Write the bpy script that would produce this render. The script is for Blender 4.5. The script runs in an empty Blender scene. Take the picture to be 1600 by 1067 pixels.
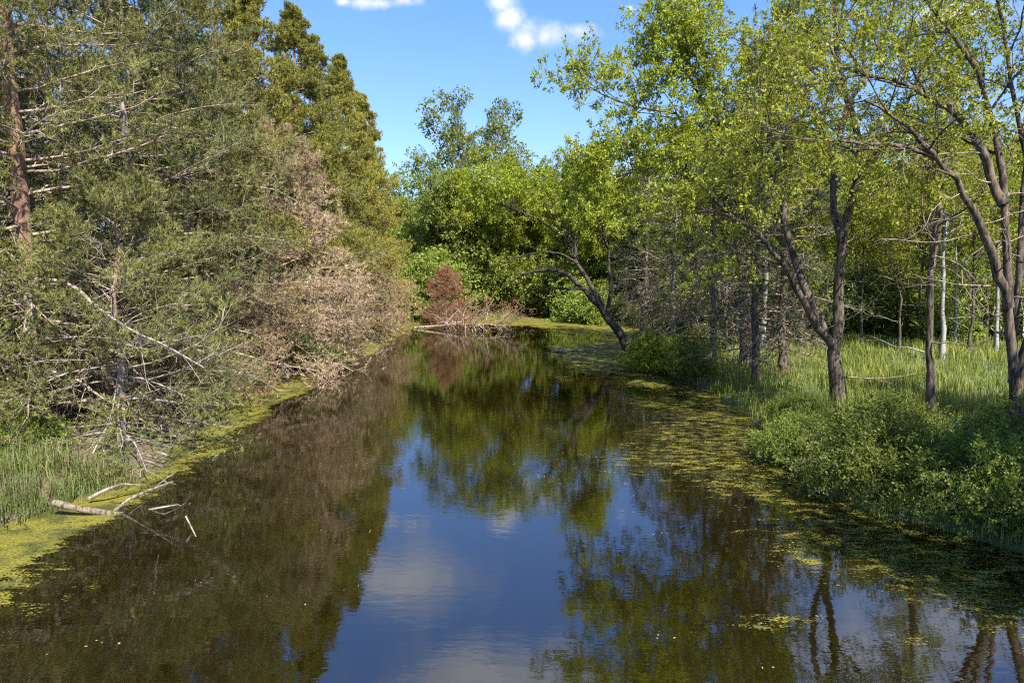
import bpy, math
import numpy as np
from math import radians as R

S = bpy.context.scene
COL = S.collection

# ------------------------------------------------------------------ camera, sky, sun, exposure
CAM_H, FOC, PITCH = 4.0, 1067.0, math.atan(108.5 / 1067.0)
cam_d = bpy.data.cameras.new('camera'); cam_d.lens = 24.0; cam_d.sensor_width = 36.0
cam_d.clip_start = 0.05; cam_d.clip_end = 3000
cam = bpy.data.objects.new('camera', cam_d); COL.objects.link(cam)
cam.location = (0, 0, CAM_H); cam.rotation_euler = (math.pi / 2 - PITCH, 0, 0)
S.camera = cam

SUN_EL, SUN_AZ = 47.0, 152.0          # azimuth clockwise from +Y (view direction): behind the camera, to the right
EXPOSURE = 1.4
S.view_settings.view_transform = 'Standard'; S.view_settings.look = 'None'
S.view_settings.gamma = 1.0; S.view_settings.exposure = EXPOSURE
S.view_settings.use_curve_mapping = False
S.cycles.max_bounces = 8; S.cycles.diffuse_bounces = 5; S.cycles.glossy_bounces = 3
S.cycles.transmission_bounces = 4; S.cycles.transparent_max_bounces = 8
S.cycles.sample_clamp_indirect = 4.0
S.cycles.use_denoising = False
S.cycles.filter_width = 1.15

sd_ = bpy.data.lights.new('sun', 'SUN'); sd_.energy = 5.0; sd_.angle = R(0.5); sd_.color = (1.0, 0.945, 0.86)
sun = bpy.data.objects.new('sun', sd_); COL.objects.link(sun)
sun.rotation_euler = (R(90 - SUN_EL), 0, R(180 - SUN_AZ))
sun.location = (0, 0, 60)

W = bpy.data.worlds.new('World'); S.world = W; W.use_nodes = True


class NT:
    """small helper to write node trees"""
    def __init__(s, tree):
        s.t = tree; s.n = tree.nodes; s.l = tree.links

    def new(s, typ, **kw):
        n = s.n.new(typ)
        for k, v in kw.items():
            setattr(n, k, v)
        return n

    def put(s, sock, v):
        if isinstance(v, bpy.types.NodeSocket):
            s.l.new(v, sock)
        elif v is not None:
            sock.default_value = v

    def math(s, op, a, b=None, c=None, clamp=False):
        n = s.new('ShaderNodeMath', operation=op); n.use_clamp = clamp
        s.put(n.inputs[0], a); s.put(n.inputs[1], b)
        if c is not None: s.put(n.inputs[2], c)
        return n.outputs[0]

    def vmath(s, op, a, b=None):
        n = s.new('ShaderNodeVectorMath', operation=op)
        s.put(n.inputs[0], a); s.put(n.inputs[1], b)
        return n.outputs[0]

    def mix(s, f, a, b, blend='MIX'):
        n = s.new('ShaderNodeMix', data_type='RGBA', blend_type=blend)
        s.put(n.inputs[0], f)
        for i, v in ((6, a), (7, b)):
            if isinstance(v, (tuple, list)) and len(v) == 3: v = (*v, 1)
            s.put(n.inputs[i], v)
        return n.outputs[2]

    def noise(s, vec, scale, detail=3, rough=0.55, dist=0.0):
        n = s.new('ShaderNodeTexNoise'); s.put(n.inputs['Vector'], vec)
        n.inputs['Scale'].default_value = scale; n.inputs['Detail'].default_value = detail
        n.inputs['Roughness'].default_value = rough; n.inputs['Distortion'].default_value = dist
        return n.outputs[0]

    def mapr(s, v, a, b, c=0.0, d=1.0, smooth=True):
        n = s.new('ShaderNodeMapRange'); n.interpolation_type = 'SMOOTHSTEP' if smooth else 'LINEAR'
        s.put(n.inputs[0], v)
        for i, q in enumerate((a, b, c, d)): s.put(n.inputs[i + 1], q)
        return n.outputs[0]

    def mapping(s, vec, scale=(1, 1, 1), loc=(0, 0, 0), rot=(0, 0, 0)):
        n = s.new('ShaderNodeMapping'); s.put(n.inputs[0], vec)
        n.inputs[1].default_value = loc; n.inputs[2].default_value = rot; n.inputs[3].default_value = scale
        return n.outputs[0]

    def attr(s, name):
        return s.new('ShaderNodeAttribute', attribute_name=name).outputs['Fac']


def build_world():
    T = NT(W.node_tree); T.n.clear()
    sky = T.new('ShaderNodeTexSky', sky_type='NISHITA')
    sky.sun_disc = False; sky.sun_elevation = R(SUN_EL); sky.sun_rotation = R(SUN_AZ)
    sky.altitude = 0; sky.air_density = 1.0; sky.dust_density = 0.15; sky.ozone_density = 3.0
    g = T.new('ShaderNodeTexCoord').outputs['Generated']
    sep = T.new('ShaderNodeSeparateXYZ'); T.put(sep.inputs[0], g)
    x, y, z = sep.outputs
    # high soft cloud sheet: noise on the plane of the sky
    zz = T.math('ADD', T.math('MAXIMUM', z, 0.0), 0.12)
    comb = T.new('ShaderNodeCombineXYZ')
    T.put(comb.inputs[0], T.math('DIVIDE', x, zz)); T.put(comb.inputs[1], T.math('DIVIDE', y, zz))
    comb.inputs[2].default_value = 3.7
    n1 = T.noise(T.mapping(comb.outputs[0], (1, 1, 1), (1.3, 0.4, 0)), 0.8, 6, 0.55, 0.3)
    hi = T.mapr(n1, 0.52, 0.74)
    hi = T.math('MULTIPLY', hi, T.mapr(z, 0.50, 0.62))
    ysb = T.math('MAXIMUM', y, 0.05)
    ub = T.math('DIVIDE', x, ysb); vb = T.math('DIVIDE', z, ysb)
    nb1 = T.noise(g, 5.5, 6, 0.6)
    sheet = None
    for (cu, cv, a, b) in [(-.17, .475, .20, .10), (-.06, .64, .26, .12), (.62, .56, .30, .22), (-.75, .65, .3, .2), (.15, .85, .3, .12)]:
        du = T.math('DIVIDE', T.math('SUBTRACT', ub, cu), a); dv = T.math('DIVIDE', T.math('SUBTRACT', vb, cv), b)
        q = T.math('SUBTRACT', 1.0, T.math('SQRT', T.math('ADD', T.math('MULTIPLY', du, du), T.math('MULTIPLY', dv, dv))))
        sheet = q if sheet is None else T.math('MAXIMUM', sheet, q)
    sheet = T.math('ADD', sheet, T.math('MULTIPLY', T.math('SUBTRACT', nb1, 0.5), 2.6))
    sheet = T.math('MULTIPLY', T.mapr(sheet, 0.0, 1.05), T.mapr(y, 0.1, 0.3))
    hi = T.math('MULTIPLY', T.math('MAXIMUM', hi, sheet), 0.75)
    # cumulus puffs low in the north, each an ellipse in direction space broken up by noise
    nd = T.noise(g, 20, 8, 0.66)
    nd2 = T.noise(g, 6, 3, 0.5)
    puffs = None
    ys = T.math('MAXIMUM', y, 0.05)
    u = T.math('DIVIDE', x, ys); v = T.math('DIVIDE', z, ys)
    CL = [(.050, .332, .060, .024), (.020, .326, .034, .020), (.092, .338, .034, .017), (-.004, .352, .026, .024), (-.016, .376, .026, .018),
          (-.19, .374, .050, .011), (-.15, .378, .03, .011), (.165, .368, .012, .005), (-.235, .376, .012, .006), (-.42, .50, .10, .04),
          (.45, .44, .12, .04), (.62, .36, .10, .03), (-.7, .42, .10, .03), (.95, .33, .12, .05)]
    for (cu, cv, a, b) in CL:
        du = T.math('DIVIDE', T.math('SUBTRACT', u, cu), a); dv = T.math('DIVIDE', T.math('SUBTRACT', v, cv), b)
        r = T.math('SQRT', T.math('ADD', T.math('MULTIPLY', du, du), T.math('MULTIPLY', dv, dv)))
        q = T.math('SUBTRACT', 1.0, r)
        puffs = q if puffs is None else T.math('SMOOTH_MAX', puffs, q, 0.35)
    puffs = T.math('ADD', puffs, T.math('MULTIPLY', T.math('SUBTRACT', nd, 0.5), 2.2))
    puffs = T.math('ADD', puffs, T.math('MULTIPLY', T.math('SUBTRACT', nd2, 0.5), 0.9))
    pm = T.mapr(puffs, -0.1, 1.25)
    pm = T.math('MULTIPLY', pm, T.mapr(y, 0.1, 0.25))
    cm = T.math('MAXIMUM', pm, hi)
    tint = T.mix(1.0, sky.outputs[0], T.mix(T.mapr(z, 0.10, 0.6), (0.76, 0.85, 1.10), (0.66, 1.0, 1.42)), 'MULTIPLY')
    c = T.mix(cm, tint, T.mix(T.mapr(nd, .35, .65), (4.2, 4.4, 4.7, 1), (5.2, 5.25, 5.3, 1)))
    bg = T.new('ShaderNodeBackground'); T.put(bg.inputs[0], c); bg.inputs[1].default_value = 0.086
    out = T.new('ShaderNodeOutputWorld'); T.l.new(bg.outputs[0], out.inputs[0])


build_world()

# ------------------------------------------------------------------ helpers
cp, sp_ = math.cos(PITCH), math.sin(PITCH)


def ray(px, py):
    u = (px - 800) / FOC; v = (533.5 - py) / FOC
    return np.array([u, cp + v * sp_, -sp_ + v * cp])


def on_ground(px, py, z=0.3):
    d = ray(px, py); t = (z - CAM_H) / d[2]
    return np.array([d[0] * t, d[1] * t, z])


def at(px, py, Y):
    d = ray(px, py); t = Y / d[1]
    return np.array([d[0] * t, Y, CAM_H + d[2] * t])


def unit(a):
    return a / np.maximum(np.linalg.norm(a, axis=-1, keepdims=True), 1e-9)


class Geo:
    """collects faces for ONE mesh object"""
    def __init__(s):
        s.V = []; s.Q = []; s.T = []; s.tone = []; s.dry = []; s.n = 0

    def add(s, V, Q=None, T=None, tone=0.5, dry=0.0):
        V = np.asarray(V, np.float32).reshape(-1, 3)
        if Q is not None and len(Q): s.Q.append(np.asarray(Q).reshape(-1, 4) + s.n)
        if T is not None and len(T): s.T.append(np.asarray(T).reshape(-1, 3) + s.n)
        s.V.append(V)
        s.tone.append(np.broadcast_to(np.asarray(tone, np.float32), (len(V),)))
        s.dry.append(np.broadcast_to(np.asarray(dry, np.float32), (len(V),)))
        s.n += len(V)

    def tubes(s, P, Rr, k=5, tone=0.5):
        P = np.asarray(P, float); B, n, _ = P.shape
        if B == 0: return
        Rr = np.asarray(Rr, float).reshape(B, n)
        t = unit(np.gradient(P, axis=1))
        ax = unit(P[:, -1] - P[:, 0])
        ref = np.where(np.abs(ax[:, 2:3]) < 0.8, np.array([[0, 0, 1.0]]), np.array([[1.0, 0.2, 0]]))
        u = unit(np.cross(t, ref[:, None, :])); v = np.cross(t, u)
        a = np.arange(k) * 2 * np.pi / k
        V = P[:, :, None, :] + Rr[:, :, None, None] * (np.cos(a)[None, None, :, None] * u[:, :, None, :] + np.sin(a)[None, None, :, None] * v[:, :, None, :])
        idx = np.arange(B * n * k).reshape(B, n, k)
        nx = np.roll(idx, -1, axis=2)
        Q = np.stack([idx[:, :-1], nx[:, :-1], nx[:, 1:], idx[:, 1:]], axis=-1)
        s.add(V, Q, tone=tone)

    def mesh(s, name, mat, smooth=False):
        me = bpy.data.meshes.new(name)
        V = np.concatenate(s.V) if s.V else np.zeros((0, 3), np.float32)
        Q = np.concatenate(s.Q) if s.Q else np.zeros((0, 4), int)
        T = np.concatenate(s.T) if s.T else np.zeros((0, 3), int)
        me.vertices.add(len(V)); me.vertices.foreach_set('co', V.astype(np.float32).ravel())
        nl = Q.size + T.size
        me.loops.add(nl)
        me.loops.foreach_set('vertex_index', np.concatenate([Q.ravel(), T.ravel()]).astype(np.int32))
        me.polygons.add(len(Q) + len(T))
        st = np.concatenate([np.arange(len(Q)) * 4, Q.size + np.arange(len(T)) * 3]).astype(np.int32)
        me.polygons.foreach_set('loop_start', st)
        if smooth:
            me.polygons.foreach_set('use_smooth', np.ones(len(st), bool))
        for nm, arr in (('tone', s.tone), ('dry', s.dry)):
            at_ = me.attributes.new(nm, 'FLOAT', 'POINT')
            if len(V): at_.data.foreach_set('value', np.concatenate(arr).astype(np.float32))
        me.materials.append(mat)
        me.update(calc_edges=True)
        return me

    def build(s, name, mat, parent=None, smooth=False):
        o = bpy.data.objects.new(name, s.mesh(name, mat, smooth)); COL.objects.link(o)
        o.parent = parent
        return o


def tag(o, label=None, cat=None, group=None, kind=None):
    for k, v in (('label', label), ('category', cat), ('group', group), ('kind', kind)):
        if v: o[k] = v
    return o


def thing(name, label, cat, loc=(0, 0, 0), rz=0.0, group=None):
    o = bpy.data.objects.new(name, None); COL.objects.link(o)
    o.location = tuple(float(q) for q in loc); o.rotation_euler = (0, 0, rz)
    return tag(o, label, cat, group)


def dup(root, label, loc, rz=0.0, sc=1.0, group=None):
    r = root.copy(); COL.objects.link(r)
    r.location = tuple(float(q) for q in loc); r.rotation_euler = (0, 0, rz)
    r.scale = (sc, sc, sc) if np.isscalar(sc) else sc
    r['label'] = label
    if group: r['group'] = group
    elif 'group' in r: del r['group']
    for ch in list(root.children):
        c = ch.copy(); COL.objects.link(c); c.parent = r
    return r


# ------------------------------------------------------------------ growth
def kids(P, Rr, m, rng, t0=.25, t1=1., length=1., ang=(40, 65), up=0., droop=0., wig=.12, npts=4, rfac=.55, rtip=.003,
         flat=1., lprof=None, rmax=9., ret_t=False, bias=None):
    """m children on every parent polyline, all at once"""
    B, n, _ = P.shape
    i = np.arange(m)[None, :]
    t = t0 + (t1 - t0) * (i + rng.random((B, m))) / m
    f = t * (n - 1); k = np.minimum(f.astype(int), n - 2); w = (f - k)[..., None]
    b = np.arange(B)[:, None]
    p0 = P[b, k]; p1 = P[b, k + 1]
    pos = p0 + (p1 - p0) * w
    tan = unit(p1 - p0)
    r = Rr[b, k] * (1 - w[..., 0]) + Rr[b, k + 1] * w[..., 0]
    ref = np.where(np.abs(tan[..., 2:3]) < 0.85, np.array([0, 0, 1.0]), np.array([1.0, 0.1, 0]))
    u = unit(np.cross(tan, ref)); v = np.cross(tan, u)
    az = i * 2.39996 + rng.random((B, 1)) * 6.283 + rng.normal(0, .5, (B, m))
    perp = np.cos(az)[..., None] * u + np.sin(az)[..., None] * v
    perp = perp * np.array([1, 1, flat])
    perp = unit(perp)
    a = np.radians(rng.uniform(ang[0], ang[1], (B, m)))[..., None]
    d = np.cos(a) * tan + np.sin(a) * perp + np.array([0, 0, up])
    if bias is not None: d = d + np.asarray(bias)
    d = unit(d)
    if np.ndim(length) == 1: length = np.asarray(length)[:, None]      # one length per parent
    L = length * rng.uniform(.65, 1.25, (B, m))
    if lprof is not None: L = L * lprof(t)
    pos = pos.reshape(-1, 3); d = d.reshape(-1, 3); L = L.reshape(-1); r = r.reshape(-1)
    N = len(pos); pts = np.empty((N, npts, 3)); pts[:, 0] = pos
    st = (L / (npts - 1))[:, None]
    for q in range(1, npts):
        d = unit(d + rng.normal(0, wig, (N, 3)) + np.array([0, 0, -droop]))
        pts[:, q] = pts[:, q - 1] + d * st
    r0 = np.minimum(np.maximum(r * rfac, rtip), rmax)
    rad = r0[:, None] + (rtip - r0)[:, None] * np.linspace(0, 1, npts)[None, :] ** .8
    if ret_t: return pts, rad, L, t.reshape(-1)
    return pts, rad, L


def leaves(geo, P, rng, per=6, size=.09, wid=.5, t0=.2, tone_n=None, upn=.6, jit=.04, droop=.2):
    """leaf blades along twigs"""
    B, n, _ = P.shape
    t = t0 + (1 - t0) * rng.random((B, per))
    f = t * (n - 1); k = np.minimum(f.astype(int), n - 2); w = (f - k)[..., None]; b = np.arange(B)[:, None]
    pos = P[b, k] + (P[b, k + 1] - P[b, k]) * w
    tan = unit(P[b, k + 1] - P[b, k])
    pos = (pos + rng.normal(0, jit, pos.shape)).reshape(-1, 3); tan = tan.reshape(-1, 3)
    N = len(pos)
    d = unit(tan * .6 + rng.normal(0, .75, (N, 3)) + np.array([0, 0, -droop]))
    nn = rng.normal(0, .7, (N, 3)) + np.array([0, 0, upn])
    s = unit(np.cross(d, nn)); nn = np.cross(s, d)
    L = (size * rng.uniform(.45, 1.45, N))[:, None]
    hw = L * wid * .5
    V = np.stack([pos, pos + d * L * .42 + s * hw - nn * L * .06, pos + d * L - nn * L * .14, pos + d * L * .42 - s * hw - nn * L * .06], 1)
    idx = np.arange(N * 4).reshape(N, 4)
    tone = np.repeat(rng.random(N), 4)
    geo.add(V, idx, tone=tone)


def tufts(geo, P, rng, per=2, nn=8, size=.10, wid=.011, t0=.4, spread=.75, dry=None):
    """pine needle tufts round the ends of twigs"""
    B, n, _ = P.shape
    t = t0 + (1 - t0) * (np.arange(per)[None, :] + rng.random((B, per))) / per
    f = t * (n - 1); k = np.minimum(f.astype(int), n - 2); w = (f - k)[..., None]; b = np.arange(B)[:, None]
    pos = (P[b, k] + (P[b, k + 1] - P[b, k]) * w).reshape(-1, 3)
    tan = unit(P[b, k + 1] - P[b, k]).reshape(-1, 3)
    N = len(pos)
    tone = np.clip(rng.normal(.5, .25, N), 0, 1)
    dr = np.zeros(N) if dry is None else np.repeat(dry, per)
    base = np.repeat(pos, nn, 0) + np.repeat(tan, nn, 0) * (rng.random((N * nn, 1)) * .07)
    d = unit(np.repeat(tan, nn, 0) + rng.normal(0, spread, (N * nn, 3)) + np.array([0, 0, .3]))
    L = size * rng.uniform(.7, 1.25, (N * nn, 1))
    s = unit(np.cross(d, rng.normal(0, 1, (N * nn, 3)))) * wid * .5
    V = np.stack([base - s, base + s, base + d * L], 1)
    T = np.arange(N * nn * 3).reshape(-1, 3)
    geo.add(V, None, T, tone=np.repeat(tone, nn * 3), dry=np.repeat(dr, nn * 3))


def resample(pts, n):
    pts = np.asarray(pts, float)
    seg = np.linalg.norm(np.diff(pts, axis=0), axis=1); s = np.concatenate([[0], np.cumsum(seg)])
    x = np.linspace(0, s[-1], n * 3)
    out = np.stack([np.interp(x, s, pts[:, i]) for i in range(3)], 1)
    for _ in range(3):
        out[1:-1] = (out[:-2] + out[1:-1] * 2 + out[2:]) / 4
    return out[np.linspace(0, len(out) - 1, n).round().astype(int)]


# ------------------------------------------------------------------ materials
def new_mat(name):
    m = bpy.data.materials.new(name); m.use_nodes = True
    T = NT(m.node_tree); T.n.clear()
    out = T.new('ShaderNodeOutputMaterial')
    return m, T, out


def leaf_mat(name, dark, light, trans=.42, hue=.0, vary=.35, straw=0.):
    m, T, out = new_mat(name)
    geo_t = T.attr('tone')
    pos = T.new('ShaderNodeNewGeometry').outputs['Position']
    n = T.noise(pos, 1.1, 2)
    f = T.math('ADD', T.math('MULTIPLY', geo_t, .65), T.math('MULTIPLY', T.math('SUBTRACT', n, .5), 1.1), clamp=True)
    f = T.math('ADD', f, .18, clamp=True)
    c = T.mix(f, dark, light)
    if straw: c = T.mix(T.math('GREATER_THAN', geo_t, 1 - straw), c, T.mix(n, (.20, .15, .07), (.44, .36, .20)))
    oi = T.new('ShaderNodeObjectInfo').outputs['Random']
    hsv = T.new('ShaderNodeHueSaturation')
    T.put(hsv.inputs['Hue'], T.math('ADD', .5 - .012, T.math('MULTIPLY', oi, .018)))
    T.put(hsv.inputs['Value'], T.mapr(oi, 0, 1, 1 - vary * .5, 1 + vary * .5, False)); T.put(hsv.inputs['Color'], c)
    c = hsv.outputs[0]
    p = T.new('ShaderNodeBsdfPrincipled'); T.put(p.inputs['Base Color'], c)
    p.inputs['Roughness'].default_value = .55; p.inputs['Specular IOR Level'].default_value = .25
    tr = T.new('ShaderNodeBsdfTranslucent')
    T.put(tr.inputs[0], T.mix(1.0, c, (1.25, 1.15, .55, 1), 'MULTIPLY'))
    mx = T.new('ShaderNodeMixShader'); mx.inputs[0].default_value = trans
    T.l.new(p.outputs[0], mx.inputs[1]); T.l.new(tr.outputs[0], mx.inputs[2]); T.l.new(mx.outputs[0], out.inputs[0])
    return m


def needle_mat(name, green_d, green_l, tan_d, tan_l, trans=.2):
    m, T, out = new_mat(name)
    tone = T.attr('tone'); dry = T.attr('dry')
    pos = T.new('ShaderNodeNewGeometry').outputs['Position']
    n = T.noise(pos, .9, 2)
    f = T.math('ADD', T.math('MULTIPLY', tone, .8), T.math('MULTIPLY', T.math('SUBTRACT', n, .5), .8), clamp=True)
    c = T.mix(dry, T.mix(f, green_d, green_l), T.mix(f, tan_d, tan_l))
    oi = T.new('ShaderNodeObjectInfo').outputs['Random']
    c = T.mix(1.0, c, T.mix(oi, (.86, .90, .95), (1.14, 1.08, .95)), 'MULTIPLY')
    p = T.new('ShaderNodeBsdfPrincipled'); T.put(p.inputs['Base Color'], c)
    p.inputs['Roughness'].default_value = .5; p.inputs['Specular IOR Level'].default_value = .3
    tr = T.new('ShaderNodeBsdfTranslucent'); T.put(tr.inputs[0], c)
    mx = T.new('ShaderNodeMixShader'); mx.inputs[0].default_value = trans
    T.l.new(p.outputs[0], mx.inputs[1]); T.l.new(tr.outputs[0], mx.inputs[2]); T.l.new(mx.outputs[0], out.inputs[0])
    return m


def bark_mat(name, dark, light, scale=6., upper=None, zmid=5., bump=.6):
    m, T, out = new_mat(name)
    oc = T.new('ShaderNodeTexCoord').outputs['Object']
    n = T.noise(T.mapping(oc, (scale, scale, scale * .22)), 2.2, 5, .65, .6)
    n2 = T.noise(oc, 1.3, 3)
    f = T.mapr(n, .36, .62)
    c = T.mix(f, dark, light)
    if upper is not None:
        sep = T.new('ShaderNodeSeparateXYZ'); T.put(sep.inputs[0], oc)
        h = T.math('ADD', sep.outputs[2], T.math('MULTIPLY', n2, 2.0))
        c = T.mix(T.mapr(h, zmid - 1, zmid + 3), c, T.mix(f, tuple(q * .55 for q in upper), upper))
    c = T.mix(1.0, c, T.mix(n2, (.7, .7, .7), (1.3, 1.28, 1.22)), 'MULTIPLY')
    p = T.new('ShaderNodeBsdfPrincipled'); T.put(p.inputs['Base Color'], c); p.inputs['Roughness'].default_value = .85
    p.inputs['Specular IOR Level'].default_value = .2
    b = T.new('ShaderNodeBump'); b.inputs['Strength'].default_value = bump; b.inputs['Distance'].default_value = .03
    T.put(b.inputs['Height'], n); T.l.new(b.outputs[0], p.inputs['Normal'])
    T.l.new(p.outputs[0], out.inputs[0])
    return m


def birch_mat():
    m, T, out = new_mat('birch_bark')
    oc = T.new('ShaderNodeTexCoord').outputs['Object']
    n = T.noise(T.mapping(oc, (3, 3, 14)), 1.4, 4, .6)
    n2 = T.noise(T.mapping(oc, (6, 6, 2)), 1.0, 3, .6)
    c = T.mix(T.mapr(n, .56, .64), (.29, .275, .25), (.05, .045, .04))
    c = T.mix(T.mapr(n2, .44, .64), c, (.16, .14, .12))
    p = T.new('ShaderNodeBsdfPrincipled'); T.put(p.inputs['Base Color'], c); p.inputs['Roughness'].default_value = .7
    T.l.new(p.outputs[0], out.inputs[0])
    return m


M = {}
M['needle'] = needle_mat('pine_needles', (.070, .085, .028), (.32, .31, .092), (.17, .115, .06), (.40, .285, .16))
M['needle_gold'] = needle_mat('golden_pine_needles', (.10, .105, .018), (.44, .40, .066), (.18, .13, .07), (.44, .33, .19))
M['needle_dark'] = needle_mat('dark_needles', (.040, .058, .020), (.17, .19, .050), (.14, .10, .06), (.34, .25, .155))
M['needle_dead'] = needle_mat('dead_needles', (.24, .172, .10), (.54, .39, .23), (.28, .19, .12), (.62, .45, .29))
M['needle_red'] = needle_mat('red_needles', (.21, .088, .040), (.44, .195, .090), (.23, .11, .055), (.46, .24, .125))
M['leaf_lime'] = leaf_mat('lime_leaves', (.10, .135, .018), (.35, .37, .038))
M['leaf_gold'] = leaf_mat('yellow_green_leaves', (.105, .150, .016), (.36, .40, .035))
M['leaf_mid'] = leaf_mat('mid_green_leaves', (.090, .135, .026), (.29, .35, .060))
M['leaf_dark'] = leaf_mat('dark_green_leaves', (.07, .10, .022), (.22, .245, .055))
M['leaf_shrub'] = leaf_mat('shrub_leaves', (.062, .108, .018), (.225, .275, .045))
M['grass'] = leaf_mat('grass_blades', (.070, .115, .022), (.30, .32, .058), .35, straw=.07)
M['reed'] = leaf_mat('reed_blades', (.075, .120, .030), (.23, .28, .080), .35, straw=.16)
M['bark_pine'] = bark_mat('pine_bark', (.10, .075, .06), (.34, .28, .24), 5, upper=(.25, .145, .095), zmid=3.2)
M['bark_dark'] = bark_mat('dark_bark', (.030, .024, .018), (.145, .112, .086), 6)
M['bark_black'] = bark_mat('black_bark', (.018, .015, .012), (.075, .058, .046), 6)
M['bark_grey'] = bark_mat('grey_bark', (.08, .065, .055), (.30, .25, .21), 7)
M['twig_pale'] = bark_mat('pale_twigs', (.16, .13, .11), (.38, .32, .28), 4, bump=.2)
M['twig_brown'] = bark_mat('brown_twigs', (.14, .105, .08), (.38, .30, .235), 4, bump=.2)
M['dead_wood'] = bark_mat('bleached_wood', (.12, .095, .075), (.33, .275, .225), 5, bump=.3)
M['twig_tan'] = bark_mat('tan_twigs', (.22, .155, .105), (.50, .37, .25), 4, bump=.2)
M['log_wood'] = bark_mat('weathered_log', (.055, .042, .030), (.21, .165, .115), 9, bump=.6)
M['bark_birch'] = birch_mat()


# ------------------------------------------------------------------ setting: pond outline, ground, water
POND = np.array([(-9.5, -14), (-9.3, 4), (-8.6, 8.5), (-7.9, 10.6), (-7.3, 12.2), (-7.0, 13.8), (-7.7, 16), (-8.6, 20), (-8.7, 26), (-8.3, 33),
                 (-7.9, 40), (-8.3, 45.5), (-10, 49), (-9, 56), (-4, 60), (2, 61.5), (8, 59), (9.6, 52), (8.6, 45), (6.9, 39), (6.0, 35), (5.5, 31),
                 (5.8, 27.5), (6.5, 24), (6.7, 20), (6.3, 16.8), (5.7, 14), (5.5, 12.2), (6.0, 10.8), (7.2, 9.6), (8.6, 8.4), (10.0, 6), (10.6, -2), (10.6, -14)], float)


def pond_sd(x, y):
    """signed distance: positive on land"""
    p = np.stack([np.ravel(x), np.ravel(y)], 1)
    a = POND; b = np.roll(POND, -1, 0)
    best = np.full(len(p), 1e9); ins = np.zeros(len(p), bool)
    for i in range(len(a)):
        e = b[i] - a[i]; w = p - a[i]
        t = np.clip((w @ e) / (e @ e), 0, 1)
        best = np.minimum(best, np.linalg.norm(w - t[:, None] * e, axis=1))
        c = ((a[i, 1] > p[:, 1]) != (b[i, 1] > p[:, 1]))
        xi = a[i, 0] + (p[:, 1] - a[i, 1]) / (b[i, 1] - a[i, 1] + 1e-12) * e[0]
        ins ^= c & (p[:, 0] < xi)
    return np.where(ins, -best, best).reshape(np.shape(x))


def wob(x, y):
    return (np.sin(x * 1.3 + 1.7 * np.sin(y * .7)) * np.sin(y * 1.1 + 1.1 * np.sin(x * .9 + 2)) + .6 * np.sin(x * 2.9 + y * 1.7) * np.sin(y * 3.3 - x * 1.1))


def ground_z(x, y):
    x = np.asarray(x, float); y = np.asarray(y, float)
    s = pond_sd(x, y) + .22 * wob(x, y)
    up = np.clip((s + .15) / 1.6, 0, 1); up = up * up * (3 - 2 * up)
    dn = np.clip(-s / 2.5, 0, 1)
    return -.03 + .36 * up - .9 * dn + .05 * wob(x * .8 + 3, y * .8) * up + .10 * np.clip((s - 4) / 10, 0, 2)


def build_ground():
    def axis(lo, hi, step, far):
        core = np.arange(lo, hi + .01, step)
        ext = [far * q for q in (.1, .18, .3, .5, .75, 1)]
        return np.concatenate([[lo - e for e in ext[::-1]], core, [hi + e for e in ext]])
    X = axis(-22, 26, .36, 900.); Y = axis(-14, 66, .45, 900.)
    gx, gy = np.meshgrid(X, Y)
    Z = ground_z(gx, gy)
    g = Geo(); nx, ny = len(X), len(Y)
    idx = np.arange(nx * ny).reshape(ny, nx)
    g.add(np.stack([gx, gy, Z], -1), np.stack([idx[:-1, :-1], idx[:-1, 1:], idx[1:, 1:], idx[1:, :-1]], -1))
    m, T, out = new_mat('bank_soil')
    pos = T.new('ShaderNodeNewGeometry').outputs['Position']
    n = T.noise(pos, .8, 5); n2 = T.noise(pos, 9, 4, .7)
    sep = T.new('ShaderNodeSeparateXYZ'); T.put(sep.inputs[0], pos)
    litter = T.mix(n2, (.045, .032, .02), (.20, .15, .09))
    turf = T.mix(n2, (.03, .055, .014), (.10, .14, .035))
    side = T.mapr(T.math('ADD', sep.outputs[0], T.math('MULTIPLY', T.math('SUBTRACT', n, .5), 5)), -3, 3)
    c = T.mix(side, T.mix(T.mapr(n, .5, .6), litter, turf), T.mix(T.mapr(n, .62, .7), turf, litter))
    c = T.mix(T.mapr(sep.outputs[2], -.12, .08), (.022, .016, .009), c)
    p = T.new('ShaderNodeBsdfPrincipled'); T.put(p.inputs['Base Color'], c); p.inputs['Roughness'].default_value = .9
    b = T.new('ShaderNodeBump'); b.inputs['Strength'].default_value = .8; b.inputs['Distance'].default_value = .08
    T.put(b.inputs['Height'], n2); T.l.new(b.outputs[0], p.inputs['Normal']); T.l.new(p.outputs[0], out.inputs[0])
    tag(g.build('ground', m, smooth=True), kind='structure')


build_ground()


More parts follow.
